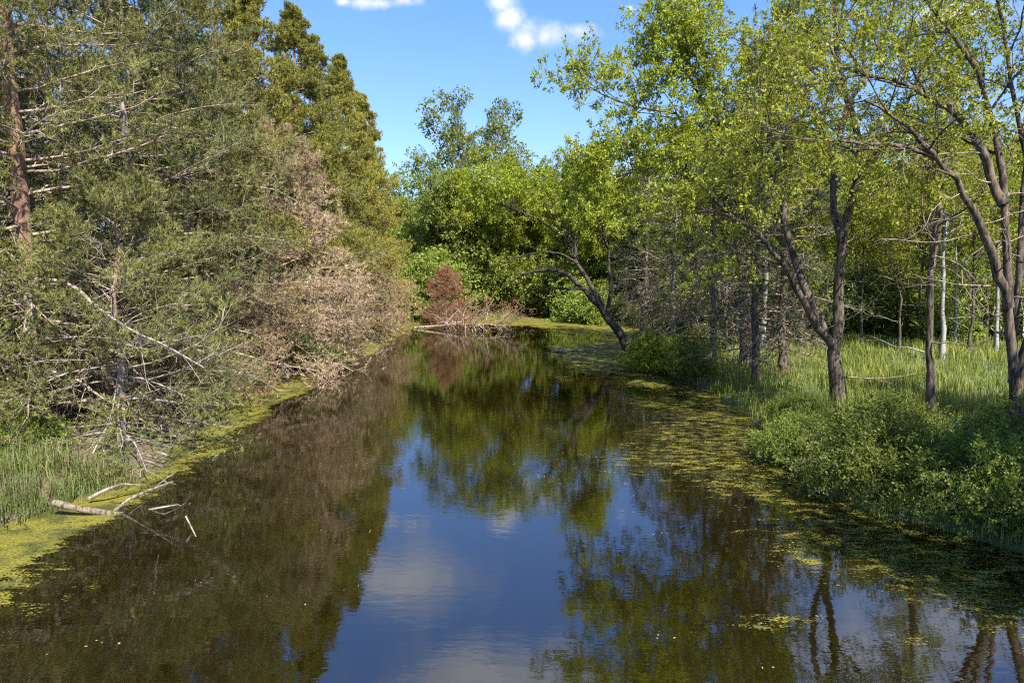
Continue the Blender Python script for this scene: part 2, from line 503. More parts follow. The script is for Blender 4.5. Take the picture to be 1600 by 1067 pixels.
def build_water():
    g = Geo()
    g.add([(-14, -16, 0), (14, -16, 0), (14, 64, 0), (-14, 64, 0)], [(0, 1, 2, 3)])
    m, T, out = new_mat('pond_water')
    pos = T.new('ShaderNodeNewGeometry').outputs['Position']
    n1 = T.noise(T.mapping(pos, (1, 2.2, 1)), 3.2, 3, .5)
    n2 = T.noise(T.mapping(pos, (1, 1.6, 1)), 14, 2, .5)
    nb = T.noise(pos, .25, 3)
    n1 = T.math('ADD', n1, T.math('MULTIPLY', n2, .22))
    murk = T.mix(nb, (.0055, .0040, .0006), (.0100, .0072, .0010))
    p = T.new('ShaderNodeBsdfPrincipled'); T.put(p.inputs['Base Color'], murk)
    p.inputs['Roughness'].default_value = 0.0; p.inputs['IOR'].default_value = 1.9
    p.inputs['Specular IOR Level'].default_value = .8
    b = T.new('ShaderNodeBump'); b.inputs['Strength'].default_value = .012; b.inputs['Distance'].default_value = .1
    T.put(b.inputs['Height'], n1); T.l.new(b.outputs[0], p.inputs['Normal'])
    T.l.new(p.outputs[0], out.inputs[0])
    tag(g.build('water', m), kind='structure')


build_water()


def duck_density(x, y):
    s = -pond_sd(x, y)                                   # distance into the water
    n = wob(x * .55 + 4, y * .35) * .5 + wob(x * 1.7, y * .9 + 5) * .25 + wob(x * 4.1 + 1, y * 2.6) * .12
    left = x < -1.5
    wl = np.interp(y, [0, 6, 8, 10.5, 12.5, 14, 15, 18, 22, 28, 33, 40, 46, 49], [2.9, 3.0, 2.7, 1.9, .8, .3, .9, 1.8, 1.5, 1.3, 1.2, .7, 1.0, 4.0])
    wr = np.interp(y, [0, 7, 9, 11, 13, 16, 19, 23, 27, 31, 36, 41, 47, 51], [2.4, 3.4, 3.4, 3.2, 4.0, 4.0, 3.4, 3.0, 4.6, 4.6, 3.6, 3.2, 5.5, 9.0])
    w = np.where(left, wl, wr)
    soft = np.where(left, .5, 1.9)
    d = (w + n * np.where(left, .75, 2.3) - s) / (soft * 2.0) + .5
    d = np.clip(d, 0, 1)
    amp = np.where(left, np.interp(y, [6, 14, 20], [.66, .68, .80]), np.interp(y, [0, 8, 12, 20, 30, 45, 52], [.43, .43, .42, .44, .53, .64, .96]))
    d = d * amp
    far = np.clip((y - 50 + .8 * n * 3) / 2.5, 0, 1)
    d = np.maximum(d, far * .97)
    # faint streaks out on the open water on the right
    st = np.clip(wob(x * .35 + 9, y * 1.3) * 1.2 - .75, 0, 1) * np.clip((x - .5) / 3, 0, 1) * .5
    for (cx, cy, a, b) in ((2.75, 7.35, .45, .16), (3.1, 7.5, .7, .3), (4.3, 7.1, .6, .2), (-5.9, 6.3, .5, .3)):
        st = np.maximum(st, (.46 + .1 * n) * np.exp(-((x - cx) / a) ** 2 - ((y - cy + .15 * (x - cx)) / b) ** 2))
    return np.clip(np.maximum(d, st), 0, 1) * (s > -.25)


def build_duckweed():
    g = Geo()
    for (y0, y1, st) in ((1, 16, .085), (16, 32, .13), (32, 62, .2)):
        X = np.arange(-10.5, 10.8, st); Y = np.arange(y0, y1 + 1e-6, st)
        gx, gy = np.meshgrid(X, Y)
        d = duck_density(gx, gy)
        idx = np.arange(gx.size).reshape(gx.shape)
        Q = np.stack([idx[:-1, :-1], idx[:-1, 1:], idx[1:, 1:], idx[1:, :-1]], -1).reshape(-1, 4)
        df = d.ravel()
        keep = df[Q].max(1) > .03
        Q = Q[keep]
        used = np.unique(Q); mp = np.zeros(gx.size, int); mp[used] = np.arange(len(used))
        V = np.stack([gx.ravel(), gy.ravel(), np.full(gx.size, .006)], 1)[used]
        g.add(V, mp[Q], dry=df[used])
    m, T, out = new_mat('duckweed')
    pos = T.new('ShaderNodeNewGeometry').outputs['Position']
    d = T.attr('dry')
    n = T.noise(T.mapping(pos, (.6, 1.4, 1)), 4.2, 9, .80)
    nf = T.mapr(T.noise(pos, 30, 5, .75), .3, .7)
    nn = T.math('ADD', T.math('MULTIPLY', n, .86), T.math('MULTIPLY', nf, .14))
    thr = T.mapr(d, 0, 1, .74, .24, False)
    a = T.mapr(T.math('SUBTRACT', nn, thr), -.012, .02)
    nc = T.noise(pos, 1.4, 4, .6)
    c = T.mix(nf, (.050, .055, .010), (.26, .225, .028))
    c = T.mix(T.mapr(nc, .45, .62), c, T.mix(nf, (.024, .030, .008), (.105, .105, .020)))
    p = T.new('ShaderNodeBsdfPrincipled'); T.put(p.inputs['Base Color'], c); p.inputs['Roughness'].default_value = .6
    p.inputs['Specular IOR Level'].default_value = .3
    b = T.new('ShaderNodeBump'); b.inputs['Strength'].default_value = .5; b.inputs['Distance'].default_value = .02
    T.put(b.inputs['Height'], nf); T.l.new(b.outputs[0], p.inputs['Normal'])
    tr = T.new('ShaderNodeBsdfTransparent'); mx = T.new('ShaderNodeMixShader')
    T.put(mx.inputs[0], a); T.l.new(tr.outputs[0], mx.inputs[1]); T.l.new(p.outputs[0], mx.inputs[2]); T.l.new(mx.outputs[0], out.inputs[0])
    tag(g.build('duckweed', m), 'yellow green duckweed floating in mats along both banks of the pond', 'duckweed', kind='stuff')


build_duckweed()


# ------------------------------------------------------------------ grass and reeds
def blades(g, x, y, z, h, w, rng, lean=.35, dry=0.):
    N = len(x)
    az = rng.random(N) * 6.283; la = np.abs(rng.normal(0, lean, N))
    dx, dy = np.cos(az), np.sin(az)
    sx, sy = -dy, dx
    p0 = np.stack([x, y, z], 1); side = np.stack([sx, sy, np.zeros(N)], 1) * (w * .5)[:, None]
    mid = p0 + np.stack([dx * la * h * .3, dy * la * h * .3, h * .55], 1)
    tip = p0 + np.stack([dx * la * h * 1.0, dy * la * h * 1.0, h * (1 - .35 * np.minimum(la, 1.2))], 1)
    V = np.stack([p0 - side, p0 + side, mid + side * .8, mid - side * .8, tip], 1)
    i = np.arange(N)[:, None] * 5
    tone = np.repeat(rng.random(N), 5)
    g.add(V, i + np.array([[0, 1, 2, 3]]), i + np.array([[3, 2, 4]]), tone=tone)


def build_grass():
    rng = np.random.default_rng(5)
    g = Geo()
    for (y0, y1, den, w) in ((7, 13, 560, .010), (13, 19, 380, .012), (19, 27, 170, .019), (27, 38, 80, .028), (38, 66, 30, .045)):
        x0, x1 = 4.8, y1 * .8 + 4
        n = int((x1 - x0) * (y1 - y0) * den)
        x = rng.uniform(x0, x1, n); y = rng.uniform(y0, y1, n)
        s = pond_sd(x, y); cl = .5 + .5 * np.clip(wob(x * .9, y * .9), -1, 1)
        k = (s > .0) & (rng.random(n) < .35 + .65 * cl)
        x, y, s, cl = x[k], y[k], s[k], cl[k]
        h = rng.uniform(.20, .60, len(x)) * (.6 + .7 * cl)
        blades(g, x, y, ground_z(x, y) - .03, h, w * rng.uniform(.6, 1.5, len(x)), rng, .42)
    tag(g.build('grass', M['grass']), 'tall green grass covering the right bank under the trees', 'grass', kind='stuff')
    # left bank: reeds by the log, thin grass below the pines
    g = Geo()
    for (xa, xb, ya, yb, n, ha, hb, w) in ((-12.5, -7.2, 8.5, 12.9, 9500, .3, .8, .013), (-8.2, -6.9, 11.6, 13.2, 700, .2, .5, .012), (-11, -7.8, 17, 24, 2600, .25, .6, .02), (-11, -7.4, 24, 48, 6000, .25, .6, .03)):
        x = rng.uniform(xa, xb, n); y = rng.uniform(ya, yb, n)
        s = pond_sd(x, y); k = (s > -.1) & (s < 2.6) & (rng.random(n) < .75 + .35 * wob(x, y))
        x, y = x[k], y[k]
        blades(g, x, y, ground_z(x, y) - .03, rng.uniform(ha, hb, len(x)), w * rng.uniform(.6, 1.5, len(x)), rng, .6)
    tag(g.build('reeds', M['reed']), 'pale green reeds and grass at the foot of the left bank', 'reeds', kind='stuff')
    # far bank
    g = Geo()
    n = 9000
    x = rng.uniform(-12, 14, n); y = rng.uniform(47, 70, n); k = pond_sd(x, y) > .0
    x, y = x[k], y[k]
    blades(g, x, y, ground_z(x, y) - .03, rng.uniform(.4, .9, len(x)), .06 * rng.uniform(.6, 1.5, len(x)), rng, .4)
    tag(g.build('grass', M['grass']), 'grass fringe along the far end of the pond', 'grass', kind='stuff')


build_grass()


# ------------------------------------------------------------------ conifers
def conifer(name, label, cat, seed, H=14., r0=.2, Lmax=3.8, dryz=.45, dryamp=1., mat='needle', bark='bark_pine', base=.6, nper=5, sub=9, tw=5, tuf=2,
            needles=8, ksize=.105, kwid=.011, bare=26, step=.42, power=.75, low=.85, keep=1., droop=.03, group=None, twig='twig_pale', topup=.5, sub0=.34):
    rng = np.random.default_rng(seed)
    root = thing(name, label, cat, group=group)
    n = 14
    zs = np.linspace(-.15, H, n)
    tr = np.stack([np.cumsum(rng.normal(0, .05, n)), np.cumsum(rng.normal(0, .05, n)), zs], 1); tr[:, :2] -= tr[0, :2]
    rad = r0 * (1 - np.clip(zs / H, 0, 1)) ** .8 + .012; rad[0] *= 1.35
    g = Geo(); g.tubes(tr[None], rad[None], 9)
    # whorls
    nb = int((H - base - .3) / step) * nper
    k = np.arange(nb)
    zb = base + (H - base - .25) * (k + rng.random(nb) * 1.5) / nb
    zb = np.clip(zb, base, H - .2)
    prof = np.clip(1 - zb / H, .02, 1) ** power * np.interp(zb / H, [0, .12, .3, 1], [low, .95, 1, 1])
    L = Lmax * prof * rng.uniform(.6, 1.15, nb) + .25
    az = k * 2.39996 + rng.normal(0, .4, nb)
    pitch = np.interp(zb / H, [0, .35, .75, 1], [-.12, .08, .45, .45 + topup]) + rng.normal(0, .12, nb)
    d = np.stack([np.cos(az) * np.cos(pitch), np.sin(az) * np.cos(pitch), np.sin(pitch)], 1)
    p0 = np.stack([np.interp(zb, zs, tr[:, 0]), np.interp(zb, zs, tr[:, 1]), zb], 1)
    m = 6; B = np.empty((nb, m, 3)); B[:, 0] = p0
    for q in range(1, m):
        d = unit(d + rng.normal(0, .14, (nb, 3)) + np.array([0, 0, -droop + (.05 if q > 3 else 0)]))
        B[:, q] = B[:, q - 1] + d * (L / (m - 1))[:, None]
    br = np.interp(zb, zs, rad) * .22 * np.clip(L / 2.5, .3, 1) + .003
    BR = br[:, None] * np.linspace(1, .18, m)[None, :] + .003
    limbs = Geo(); limbs.tubes(B, BR, 4)
    P2, R2, L2 = kids(B, BR, sub, rng, sub0, 1., L * .30, (30, 62), .10, .0, .14, 4, .6, .003, .45, lambda t: 1.15 - .55 * t)
    limbs.tubes(P2, R2, 3)
    P3, R3, L3 = kids(P2, R2, tw, rng, .15, 1., np.clip(L2 * .45, .14, .45), (25, 60), .42, -.05, .12, 3, .6, .0022, .8)
    z3 = P3[:, -1, 2] / H
    frac = np.linalg.norm(P3[:, -1, :2], axis=1) / np.maximum(Lmax * np.clip(1 - z3, .05, 1) ** power, .2)
    cl = wob(P3[:, -1, 0] * .9 + seed, P3[:, -1, 1] * .9) * .5 + wob(P3[:, -1, 2] * .8, P3[:, -1, 0] * .8 + seed) * .5
    dry = np.clip((dryz - z3) / .22 + .5 + cl * .55 + rng.normal(0, .18, len(z3)), 0, 1) * dryamp
    live = rng.random(len(P3)) < keep * np.clip(.35 + frac * .9, 0, 1) * np.where(dry > .6, .8, 1.)
    limbs.tubes(P3[::3, ::2], R3[::3, ::2], 3)
    crown = Geo()
    tufts(crown, P3[live], rng, tuf, needles, ksize, kwid, .35, .72, dry[live])
    g.build('trunk', M[bark], root, True)
    limbs.build('limbs', M[twig], root)
    crown.build('crown', M[mat], root)
    if bare:
        zb = rng.uniform(base * .7, H * .48, bare); az = rng.random(bare) * 6.283; pit = rng.normal(-.1, .2, bare)
        d = np.stack([np.cos(az) * np.cos(pit), np.sin(az) * np.cos(pit), np.sin(pit)], 1)
        D = np.empty((bare, 6, 3)); D[:, 0] = np.stack([np.zeros(bare), np.zeros(bare), zb], 1)
        LL = Lmax * rng.uniform(.45, 1.08, bare) * np.clip(1 - zb / H, .1, 1) ** power
        for q in range(1, 6):
            d = unit(d + rng.normal(0, .27, (bare, 3)) + np.array([0, 0, -.05])); D[:, q] = D[:, q - 1] + d * (LL / 5)[:, None]
        DR = np.linspace(.017, .005, 6)[None, :] * rng.uniform(.7, 1.3, (bare, 1))
        dg = Geo(); dg.tubes(D, DR, 4)
        a, b, l = kids(D, DR, 7, rng, .35, 1., .75, (25, 70), .0, .04, .22, 4, .6, .004)
        dg.tubes(a, b, 3)
        a2, b2, l2 = kids(a, b, 3, rng, .3, 1., .3, (25, 70), .0, .03, .2, 3, .7, .003)
        dg.tubes(a2, b2, 3)
        tag(dg.build('dead_branches', M['dead_wood'], root), kind='stuff')
    return root


def gz(x, y): return float(ground_z(np.array([x]), np.array([y]))[0])


pineA = conifer('pine_tree', 'tall grey green pine nearest the camera with an orange brown trunk at the left edge', 'pine tree', 11, 14.5, .22, 3.7, .08, .7, sub0=.12, bare=14, base=.9, keep=1., tuf=3, needles=11, ksize=.10, kwid=.0135, power=.55, nper=5, step=.50, sub=13, tw=6, twig='twig_brown')
pineB = conifer('pine_tree', 'bushy olive pine behind the nearest trunk, boughs hanging over the duckweed', 'pine tree', 12, 14., .17, 3.9, .20, .9, bark='bark_grey', base=.5, bare=12, tuf=3, needles=11, ksize=.10, kwid=.0135, power=.55, nper=5, step=.50, sub=13, tw=6, twig='twig_brown')
pineC = conifer('pine_tree', 'yellow green pine with tan dry lower boughs, its tip leaving the top of the view', 'pine tree', 13, 14., .19, 3.4, .24, 1., 'needle_gold', base=.4, bare=6, tuf=3, needles=9, ksize=.12, kwid=.0185, power=.72, nper=5, step=.46, sub=13, tw=6, twig='twig_brown', topup=.9)
pineD = conifer('dead_pine', 'large dead conifer with pinkish beige bare boughs leaning out from the left bank', 'dead tree', 14, 8.8, .16, 4.1, .9, 1., 'needle_dead', 'bark_grey', .3, 5, 12, 6, 2, 10, .13, .018, 16, .40, .62, keep=1., twig='twig_tan')
pineE = conifer('pine_thicket', 'low spreading grey green pine boughs trailing in the water by the pale log', 'pine tree', 15, 5.6, .10, 3.1, -.1, .6, base=.15, bare=24, tuf=3, needles=11, ksize=.092, kwid=.0125, power=.6, nper=5, step=.34, sub=12, tw=5)
pineA.location = (-10.75, 15.0, gz(-10.75, 15.0))
pineC.scale = (1.06,) * 3
pineB.location = (-9.9, 18.0, gz(-9.9, 18)); pineB.rotation_euler.z = 1.0
pineC.location = (-10.4, 24.5, gz(-10.4, 24.5))
pineD.location = (-8.6, 25.6, .1)
pineE.location = (-8.7, 14.9, .2)
pl = [  # proto, label, x, y, rot, scale
    (pineE, 'low pine brush over the duckweed strip, past the boughs by the log', -9.3, 19.6, 2.4, .72),
    (pineE, 'dark low pine brush in the corner behind the reeds', -11.6, 13.4, 4.4, .66),
    (pineB, 'grey green pine whose lower boughs touch the water past the low thicket', -9.9, 21.2, 3.9, 1.0),
    (pineC, 'pine between the beige dead conifer and the dense olive pine', -10.0, 27.8, 2.2, 1.091),
    (pineC, 'olive pine rising straight behind the top of the beige dead conifer', -9.7, 31.2, 4.1, 1.07),
    (pineC, 'dark green pine near the middle of the sloping pine skyline', -9.7, 34.6, .8, 1.07),
    (pineC, 'slim pine in the last third of the pine skyline', -9.7, 38.2, 5.2, 1.07),
    (pineC, 'pine with a pointed tip just before the end of the pine skyline', -9.5, 42.0, 1.5, 1.049),
    (pineC, 'last tall pine of the row above the red brown dead shrub', -9.6, 46.0, 3.1, 1.07),
    (pineB, 'short pine closing the far end of the row beside the broadleaf trees', -11.2, 51.0, 2.0, .86),
]
for (pr, lb, x, y, rz, sc) in pl: dup(pr, lb, (x, y, gz(x, y)), rz, sc)
rng0 = np.random.default_rng(77)
back = [(-15.5, 14), (-15, 18.5), (-14.6, 22.5), (-14.4, 26.5), (-14.6, 31), (-14.4, 35.5), (-14.2, 40), (-14.4, 45), (-15, 50), (-19, 17), (-18.6, 22), (-18.5, 28), (-18.4, 35), (-18, 43), (-23, 20), (-23, 29)]
for i, (x, y) in enumerate(back):
    dup((pineA, pineC, pineB)[i % 3], 'pine standing in the second rank behind the pines on the left bank', (x, y, gz(x, y)), rng0.random() * 6.28, rng0.uniform(.92, 1.04), 'second rank of pines')
# beige dry ones lower on the left
dup(pineD, 'smaller tan dry conifer beyond the big beige one at the water edge', (-9.4, 36.5, .25), 2.0, .5)
dup(pineD, 'tan dry conifer low beside the red brown shrub at the far left bank', (-9.3, 43.5, .25), 4.0, .55)
dup(pineD, 'greyish dry brush conifer low between the near pines and the big beige one', (-9.3, 22.8, .15), 5.0, .42)

# right bank conifers with brown lower boughs
GR = 'thin conifers with brown lower boughs on the right bank'
spr = conifer('spruce_tree', 'slender conifer with bare brown lower boughs, first dark trunk on the open grass', 'conifer', 21, 12.5, .15, 2.5, .10, 1., 'needle_dark', 'bark_dark', 1.3, 4, 7, 4, 3, 9, .12, .017, 22, .50, .55, .8, .95, .05, None, 'twig_brown')
spr.location = (*on_ground(1220, 590)[:2], .3)
sprB = conifer('spruce_tree', 'conifer with pale grey trunk and dead twiggy boughs beside the round yellow green bush', 'conifer', 22, 11.5, .14, 3.0, .26, 1., 'needle_dark', 'bark_grey', .9, 4, 7, 4, 3, 9, .12, .017, 26, .50, .5, .9, .9, .07, None, 'twig_brown')
sprB.location = (*on_ground(1052, 528)[:2], .3)
for (pr, lb, px, py, rz, sc) in ((spr, 'thin dark conifer trunk just left of the first dark trunk on the grass', 1183, 600, 2., .86),
                                 (sprB, 'grey dead conifer leaning over the reeds between the bush and the thin trunks', 1112, 568, 3.5, .95),
                                 (sprB, 'conifer with drooping brown boughs right beside the leaning tree', 1003, 520, 1.2, .92),
                                 (spr, 'dark conifer whose spire stands clear against the sky left of the maple', 990, 498, 4., 1.02),
                                 (sprB, 'deep brown conifer filling the gap behind the grey dead conifer', 1090, 510, 5.5, 1.05),
                                 (spr, 'conifer behind the slender dark trunk toward the meadow', 1150, 520, 2.7, 1.08)):
    p = on_ground(px, py); dup(pr, lb, (p[0], p[1], gz(p[0], p[1])), rz, sc)


# ------------------------------------------------------------------ broadleaf trees
def crown_tree(name, label, cat, stems, seed, leaf='leaf_lime', bark='bark_dark', limbs=11, limb_len=2.8, br=7, br_len=1.1, tw=5, tw_len=.42, per=5, lsize=.09,
               t0=.35, up=.25, base=None, dead=0, smooth=10, lw=.5, droop=.01, bias=None, leafy=None, group=None):
    """stems: list of (points, r0, r1) in world space"""
    rng = np.random.default_rng(seed)
    base = np.asarray(stems[0][0][0], float) if base is None else np.asarray(base, float)
    root = thing(name, label, cat, base, group=group)
    g = Geo(); n = 16
    P = []; RR = []
    for (pts, ra, rb) in stems:
        q = resample(pts, n) - base
        q[1:-1] += rng.normal(0, min(.05, ra * .25), (n - 2, 3))
        r = ra + (rb - ra) * np.linspace(0, 1, n) ** .85
        if len(P) == 0: r[0] *= 1.35; r[1] *= 1.1
        P.append(q); RR.append(r)
    P = np.array(P); RR = np.array(RR)
    g.tubes(P, RR * rng.uniform(.93, 1.07, RR.shape), smooth)
    LP, LR = (P, RR) if leafy is None else (P[leafy], RR[leafy])
    a, b, l = kids(LP, LR, limbs, rng, t0, 1., limb_len, (30, 70), up, .0, .13, 7, .55, .010, 1., lambda t: 1.15 - .45 * t, .07, bias=bias)
    g.tubes(a, b, 5)
    a2, b2, l2 = kids(a, b, br, rng, .2, 1., br_len, (30, 70), up * .5, .02, .16, 5, .6, .005, .7, lambda t: 1.2 - .5 * t)
    g.tubes(a2, b2, 3)
    a3, b3, l3 = kids(a2, b2, tw, rng, .2, 1., tw_len, (30, 75), .0, .08, .15, 3, .7, .003)
    g.tubes(a3[::2, ::2], b3[::2, ::2], 3)
    c = Geo(); leaves(c, a3, rng, per, lsize, lw, .3, jit=lsize * .45, droop=.35)
    g.build('trunk', M[bark], root, True)
    c.build('crown', M[leaf], root)
    if leafy is not None:
        bb, br_, bl_ = kids(P, RR, 5, rng, .5, 1., 1.3, (30, 60), -.05, .03, .2, 5, .4, .006, .8); g3 = Geo(); g3.tubes(bb, br_, 4); tag(g3.build('bare_twigs', M[bark], root), kind='stuff')
    if dead:
        dd, db, dl = kids(P, RR, dead, rng, .06, .5, 1.7, (55, 95), -.05, .02, .22, 7, .25, .005, .6, None, .022)
        dg = Geo(); dg.tubes(dd, db, 4)
        e, f, h = kids(dd, db, 4, rng, .3, 1., .6, (25, 70), 0, .03, .25, 4, .6, .003); dg.tubes(e, f, 3)
        tag(dg.build('dead_branches', M['dead_wood'], root), kind='stuff')
    return root


def pix(path, Y, z0=None, slope=0.):
    """a stem seen along these picture points, at depth Y (slope leans it nearer or farther as it goes)"""
    out = []
    for i, q in enumerate(path):
        yy = Y + slope * i
        out.append(at(q[0], q[1], yy))
    return out


# forked tree standing in the grass
b = on_ground(1312, 632); YA = b[1]
b[2] = gz(b[0], b[1]) - .05
f = at(1304, 540, YA)
crown_tree('broadleaf_tree', 'forked dark trunk on the grassy right bank with one limb reaching over the water', 'tree',
           [([b, f, *pix([(1314, 470), (1317, 400), (1325, 335), (1345, 260), (1342, 200), (1318, 130), (1300, 40), (1305, -70)], YA, slope=-.1)], .19, .03),
            ([f + (0, 0, -.1), *pix([(1265, 492), (1236, 430), (1208, 392), (1172, 352), (1125, 335), (1070, 320)], YA - .2, slope=-.25)], .13, .025),
            ([*pix([(1296, 530), (1262, 460), (1235, 390), (1228, 330), (1215, 250), (1190, 160), (1180, 60)], YA + .2, slope=.25)], .14, .03),
            ([*pix([(1318, 400), (1302, 330), (1304, 250), (1320, 170), (1370, 90), (1400, 0), (1420, -90)], YA + .1, slope=.3)], .11, .03),
            ([*pix([(1345, 260), (1385, 230), (1420, 160), (1450, 90), (1470, 0)], YA, slope=-.3)], .07, .02)],
           31, 'leaf_lime', limbs=10, limb_len=2.3, per=26, tw=4, lsize=.09, t0=.45, dead=5)

# big leaning multi-stem tree at the right edge
b = on_ground(1588, 714); YB = b[1]; b[2] = gz(b[0], b[1]) - .05
crown_tree('broadleaf_tree', 'large arching many stemmed tree at the right edge with bleached lower branches', 'tree',
           [([b, *pix([(1584, 610), (1577, 510), (1573, 417), (1568, 315), (1571, 268), (1551, 197), (1527, 118), (1503, 75), (1471, 28), (1430, -20), (1390, -80)], YB, slope=.05)], .12, .022),
            (pix([(1569, 320), (1558, 291), (1534, 236), (1507, 189), (1479, 165), (1448, 150), (1400, 126), (1353, 114), (1286, 98)], YB, slope=.12), .10, .02),
            (pix([(1576, 480), (1546, 378), (1522, 331), (1487, 272), (1452, 236), (1432, 209), (1400, 181), (1350, 157)], YB - .1, slope=-.1), .10, .02),
            (pix([(1465, 248), (1430, 235), (1400, 228), (1318, 222), (1255, 217), (1190, 205)], YB - .4, slope=-.05), .045, .012),
            (pix([(1583, 560), (1592, 420), (1602, 280), (1594, 197), (1578, 118), (1568, 51), (1556, -10), (1540, -90)], YB + .3, slope=.1), .075, .022),
            (pix([(1585, 600), (1630, 450), (1680, 300), (1720, 150), (1750, 0), (1770, -120)], YB + .2, slope=-.2), .12, .03)],
           32, 'leaf_lime', limbs=8, limb_len=2.0, br=6, tw=5, per=25, t0=.5, dead=7, lsize=.068)

# slender dark tree between them
b = on_ground(1452, 656); YC = b[1]; b[2] = gz(b[0], b[1]) - .05
crown_tree('broadleaf_tree', 'slender dark trunk standing between the forked tree and the right edge tree', 'tree',
           [([b, *pix([(1453, 560), (1450, 450), (1458, 370), (1470, 300), (1482, 230), (1490, 150), (1500, 60)], YC)], .105, .025),
            (pix([(1450, 460), (1462, 400), (1472, 330), (1460, 260), (1440, 180)], YC, slope=.2), .06, .02)],
           33, 'leaf_lime', limbs=8, limb_len=1.6, per=14, tw=4, t0=.45, dead=6, lsize=.10)

# broad maple over the water, top right of the pond
b = on_ground(1165, 575); YE = b[1]; b[2] = gz(b[0], b[1]) - .05
crown_tree('maple_tree', 'broad yellow green maple spreading its limbs over the water against the open sky', 'tree',
           [([b, *pix([(1160, 480), (1165, 380), (1150, 290), (1125, 210), (1110, 130), (1100, 60), (1090, 20)], YE)], .2, .04),
            (pix([(1160, 420), (1140, 330), (1105, 230), (1062, 180), (1010, 168), (960, 160), (920, 135)], YE, slope=-.3), .12, .02),
            (pix([(1162, 380), (1190, 280), (1210, 180), (1225, 90), (1230, 20)], YE, slope=.2), .1, .03),
            (pix([(1150, 350), (1100, 290), (1040, 262), (985, 268), (930, 290)], YE - .5, slope=-.4), .09, .02),
            (pix([(1118, 190), (1070, 110), (1040, 60)], YE, slope=-.3), .06, .02)],
           34, 'leaf_gold', 'bark_dark', limbs=15, limb_len=2.3, br=8, tw=4, per=32, t0=.35, lsize=.108)

# arching leaning tree at the far right corner of the water
b = on_ground(988, 548, 0.0); YD = b[1]; b[2] = -.25
crown_tree('leaning_tree', 'black arching trunk leaning from the right shore far out over the pond', 'tree',
           [([b, *pix([(962, 508), (940, 485), (923, 465), (907, 444), (887, 431), (861, 422), (842, 424), (818, 430), (790, 446)], YD, slope=.25)], .27, .03),
            (pix([(945, 490), (934, 465), (920, 437), (908, 420), (898, 400), (884, 370), (860, 330), (840, 300)], YD + .4, slope=.35), .16, .03),
            (pix([(945, 492), (930, 462), (912, 450), (880, 452), (850, 448), (812, 458), (790, 478)], YD - .3, slope=.2), .08, .02),
            (pix([(950, 497), (955, 440), (948, 380), (930, 320), (925, 280)], YD + .3, slope=.3), .12, .03),
            (pix([(902, 412), (878, 397), (855, 393), (818, 400), (790, 410)], YD + 1.2, slope=.35), .08, .02),
            (pix([(898, 402), (905, 360), (920, 310), (925, 265)], YD + 1.6, slope=.3), .09, .02),
            (pix([(880, 365), (835, 340), (790, 320), (750, 310)], YD + 1.9, slope=.3), .07, .02)],
           35, 'leaf_gold', 'bark_black', limbs=14, limb_len=1.8, br=7, tw=5, per=16, t0=.5, lsize=.12, up=.55, leafy=[1, 3, 5, 6])


def proto_stems(rng, H, forks=4, lean=.12, r=.2, fork_z=.3, spread=.35):
    st = []
    tip = np.array([rng.normal(0, lean) * H, rng.normal(0, lean) * H, H * .92])
    main = [np.array([0, 0, -.1]), np.array([tip[0] * .15, tip[1] * .15, H * fork_z]), np.array([tip[0] * .6, tip[1] * .6, H * .65]), tip]
    st.append((main, r, .03))
    for i in range(forks):
        az = i * 6.283 / forks + rng.normal(0, .3); q = spread * H * rng.uniform(.7, 1.1)
        z0 = H * rng.uniform(fork_z * .7, fork_z * 1.5)
        b0 = np.array([tip[0] * .2 * z0 / H, tip[1] * .2 * z0 / H, z0])
        st.append(([b0, b0 + np.array([math.cos(az) * q * .45, math.sin(az) * q * .45, H * .2]), b0 + np.array([math.cos(az) * q, math.sin(az) * q, H * rng.uniform(.4, .6)])], r * .5, .025))
    return st


def proto(label, seed, H, leaf, bark='bark_dark', name='broadleaf_tree', lsize=.16, **kw):
    rng = np.random.default_rng(seed)
    args = dict(limbs=12, limb_len=H * .19, br=8, br_len=1.35, tw=6, tw_len=.55, per=13, t0=.14, lsize=lsize)
    pk = {k: kw.pop(k) for k in ('forks', 'lean', 'r', 'fork_z', 'spread') if k in kw}
    args.update(kw)
    return crown_tree(name, label, 'tree', proto_stems(rng, H, **pk), seed, leaf, bark, **args)


tGold = proto('rounded yellow green tree glowing in the sun at the far end of the pond', 41, 13., 'leaf_gold', lsize=.185, per=19)
tMid = proto('mid green tree at the far end between the pine row and the yellow green tree', 42, 12., 'leaf_mid', lsize=.185, per=19)
tTall = proto('tall airy poplar rising above every other tree at the far end', 43, 21., 'leaf_dark', lsize=.28, limbs=8, limb_len=2.8, br=6, per=9, tw=5, forks=4, spread=.22, t0=.5, up=.5)
tLime = proto('light green tree behind the meadow on the right', 44, 11., 'leaf_lime', lsize=.2)


def put(t, px, Y, rz=0., sc=1.):
    x = (px - 800) / FOC * Y
    t.location = (x, Y, gz(x, Y) - .05); t.rotation_euler.z = rz; t.scale = (sc, sc, sc)


put(tGold, 790, 63, .4, 1.08); put(tMid, 690, 64, 1.2, 1.05); put(tTall, 738, 80, 2.0, 1.17); put(tLime, 1520, 46, .3, 1.0)


def dpx(t, label, px, Y, rz, sc, group=None):
    x = (px - 800) / FOC * Y
    return dup(t, label, (x, Y, gz(x, Y) - .05), rz, sc, group)


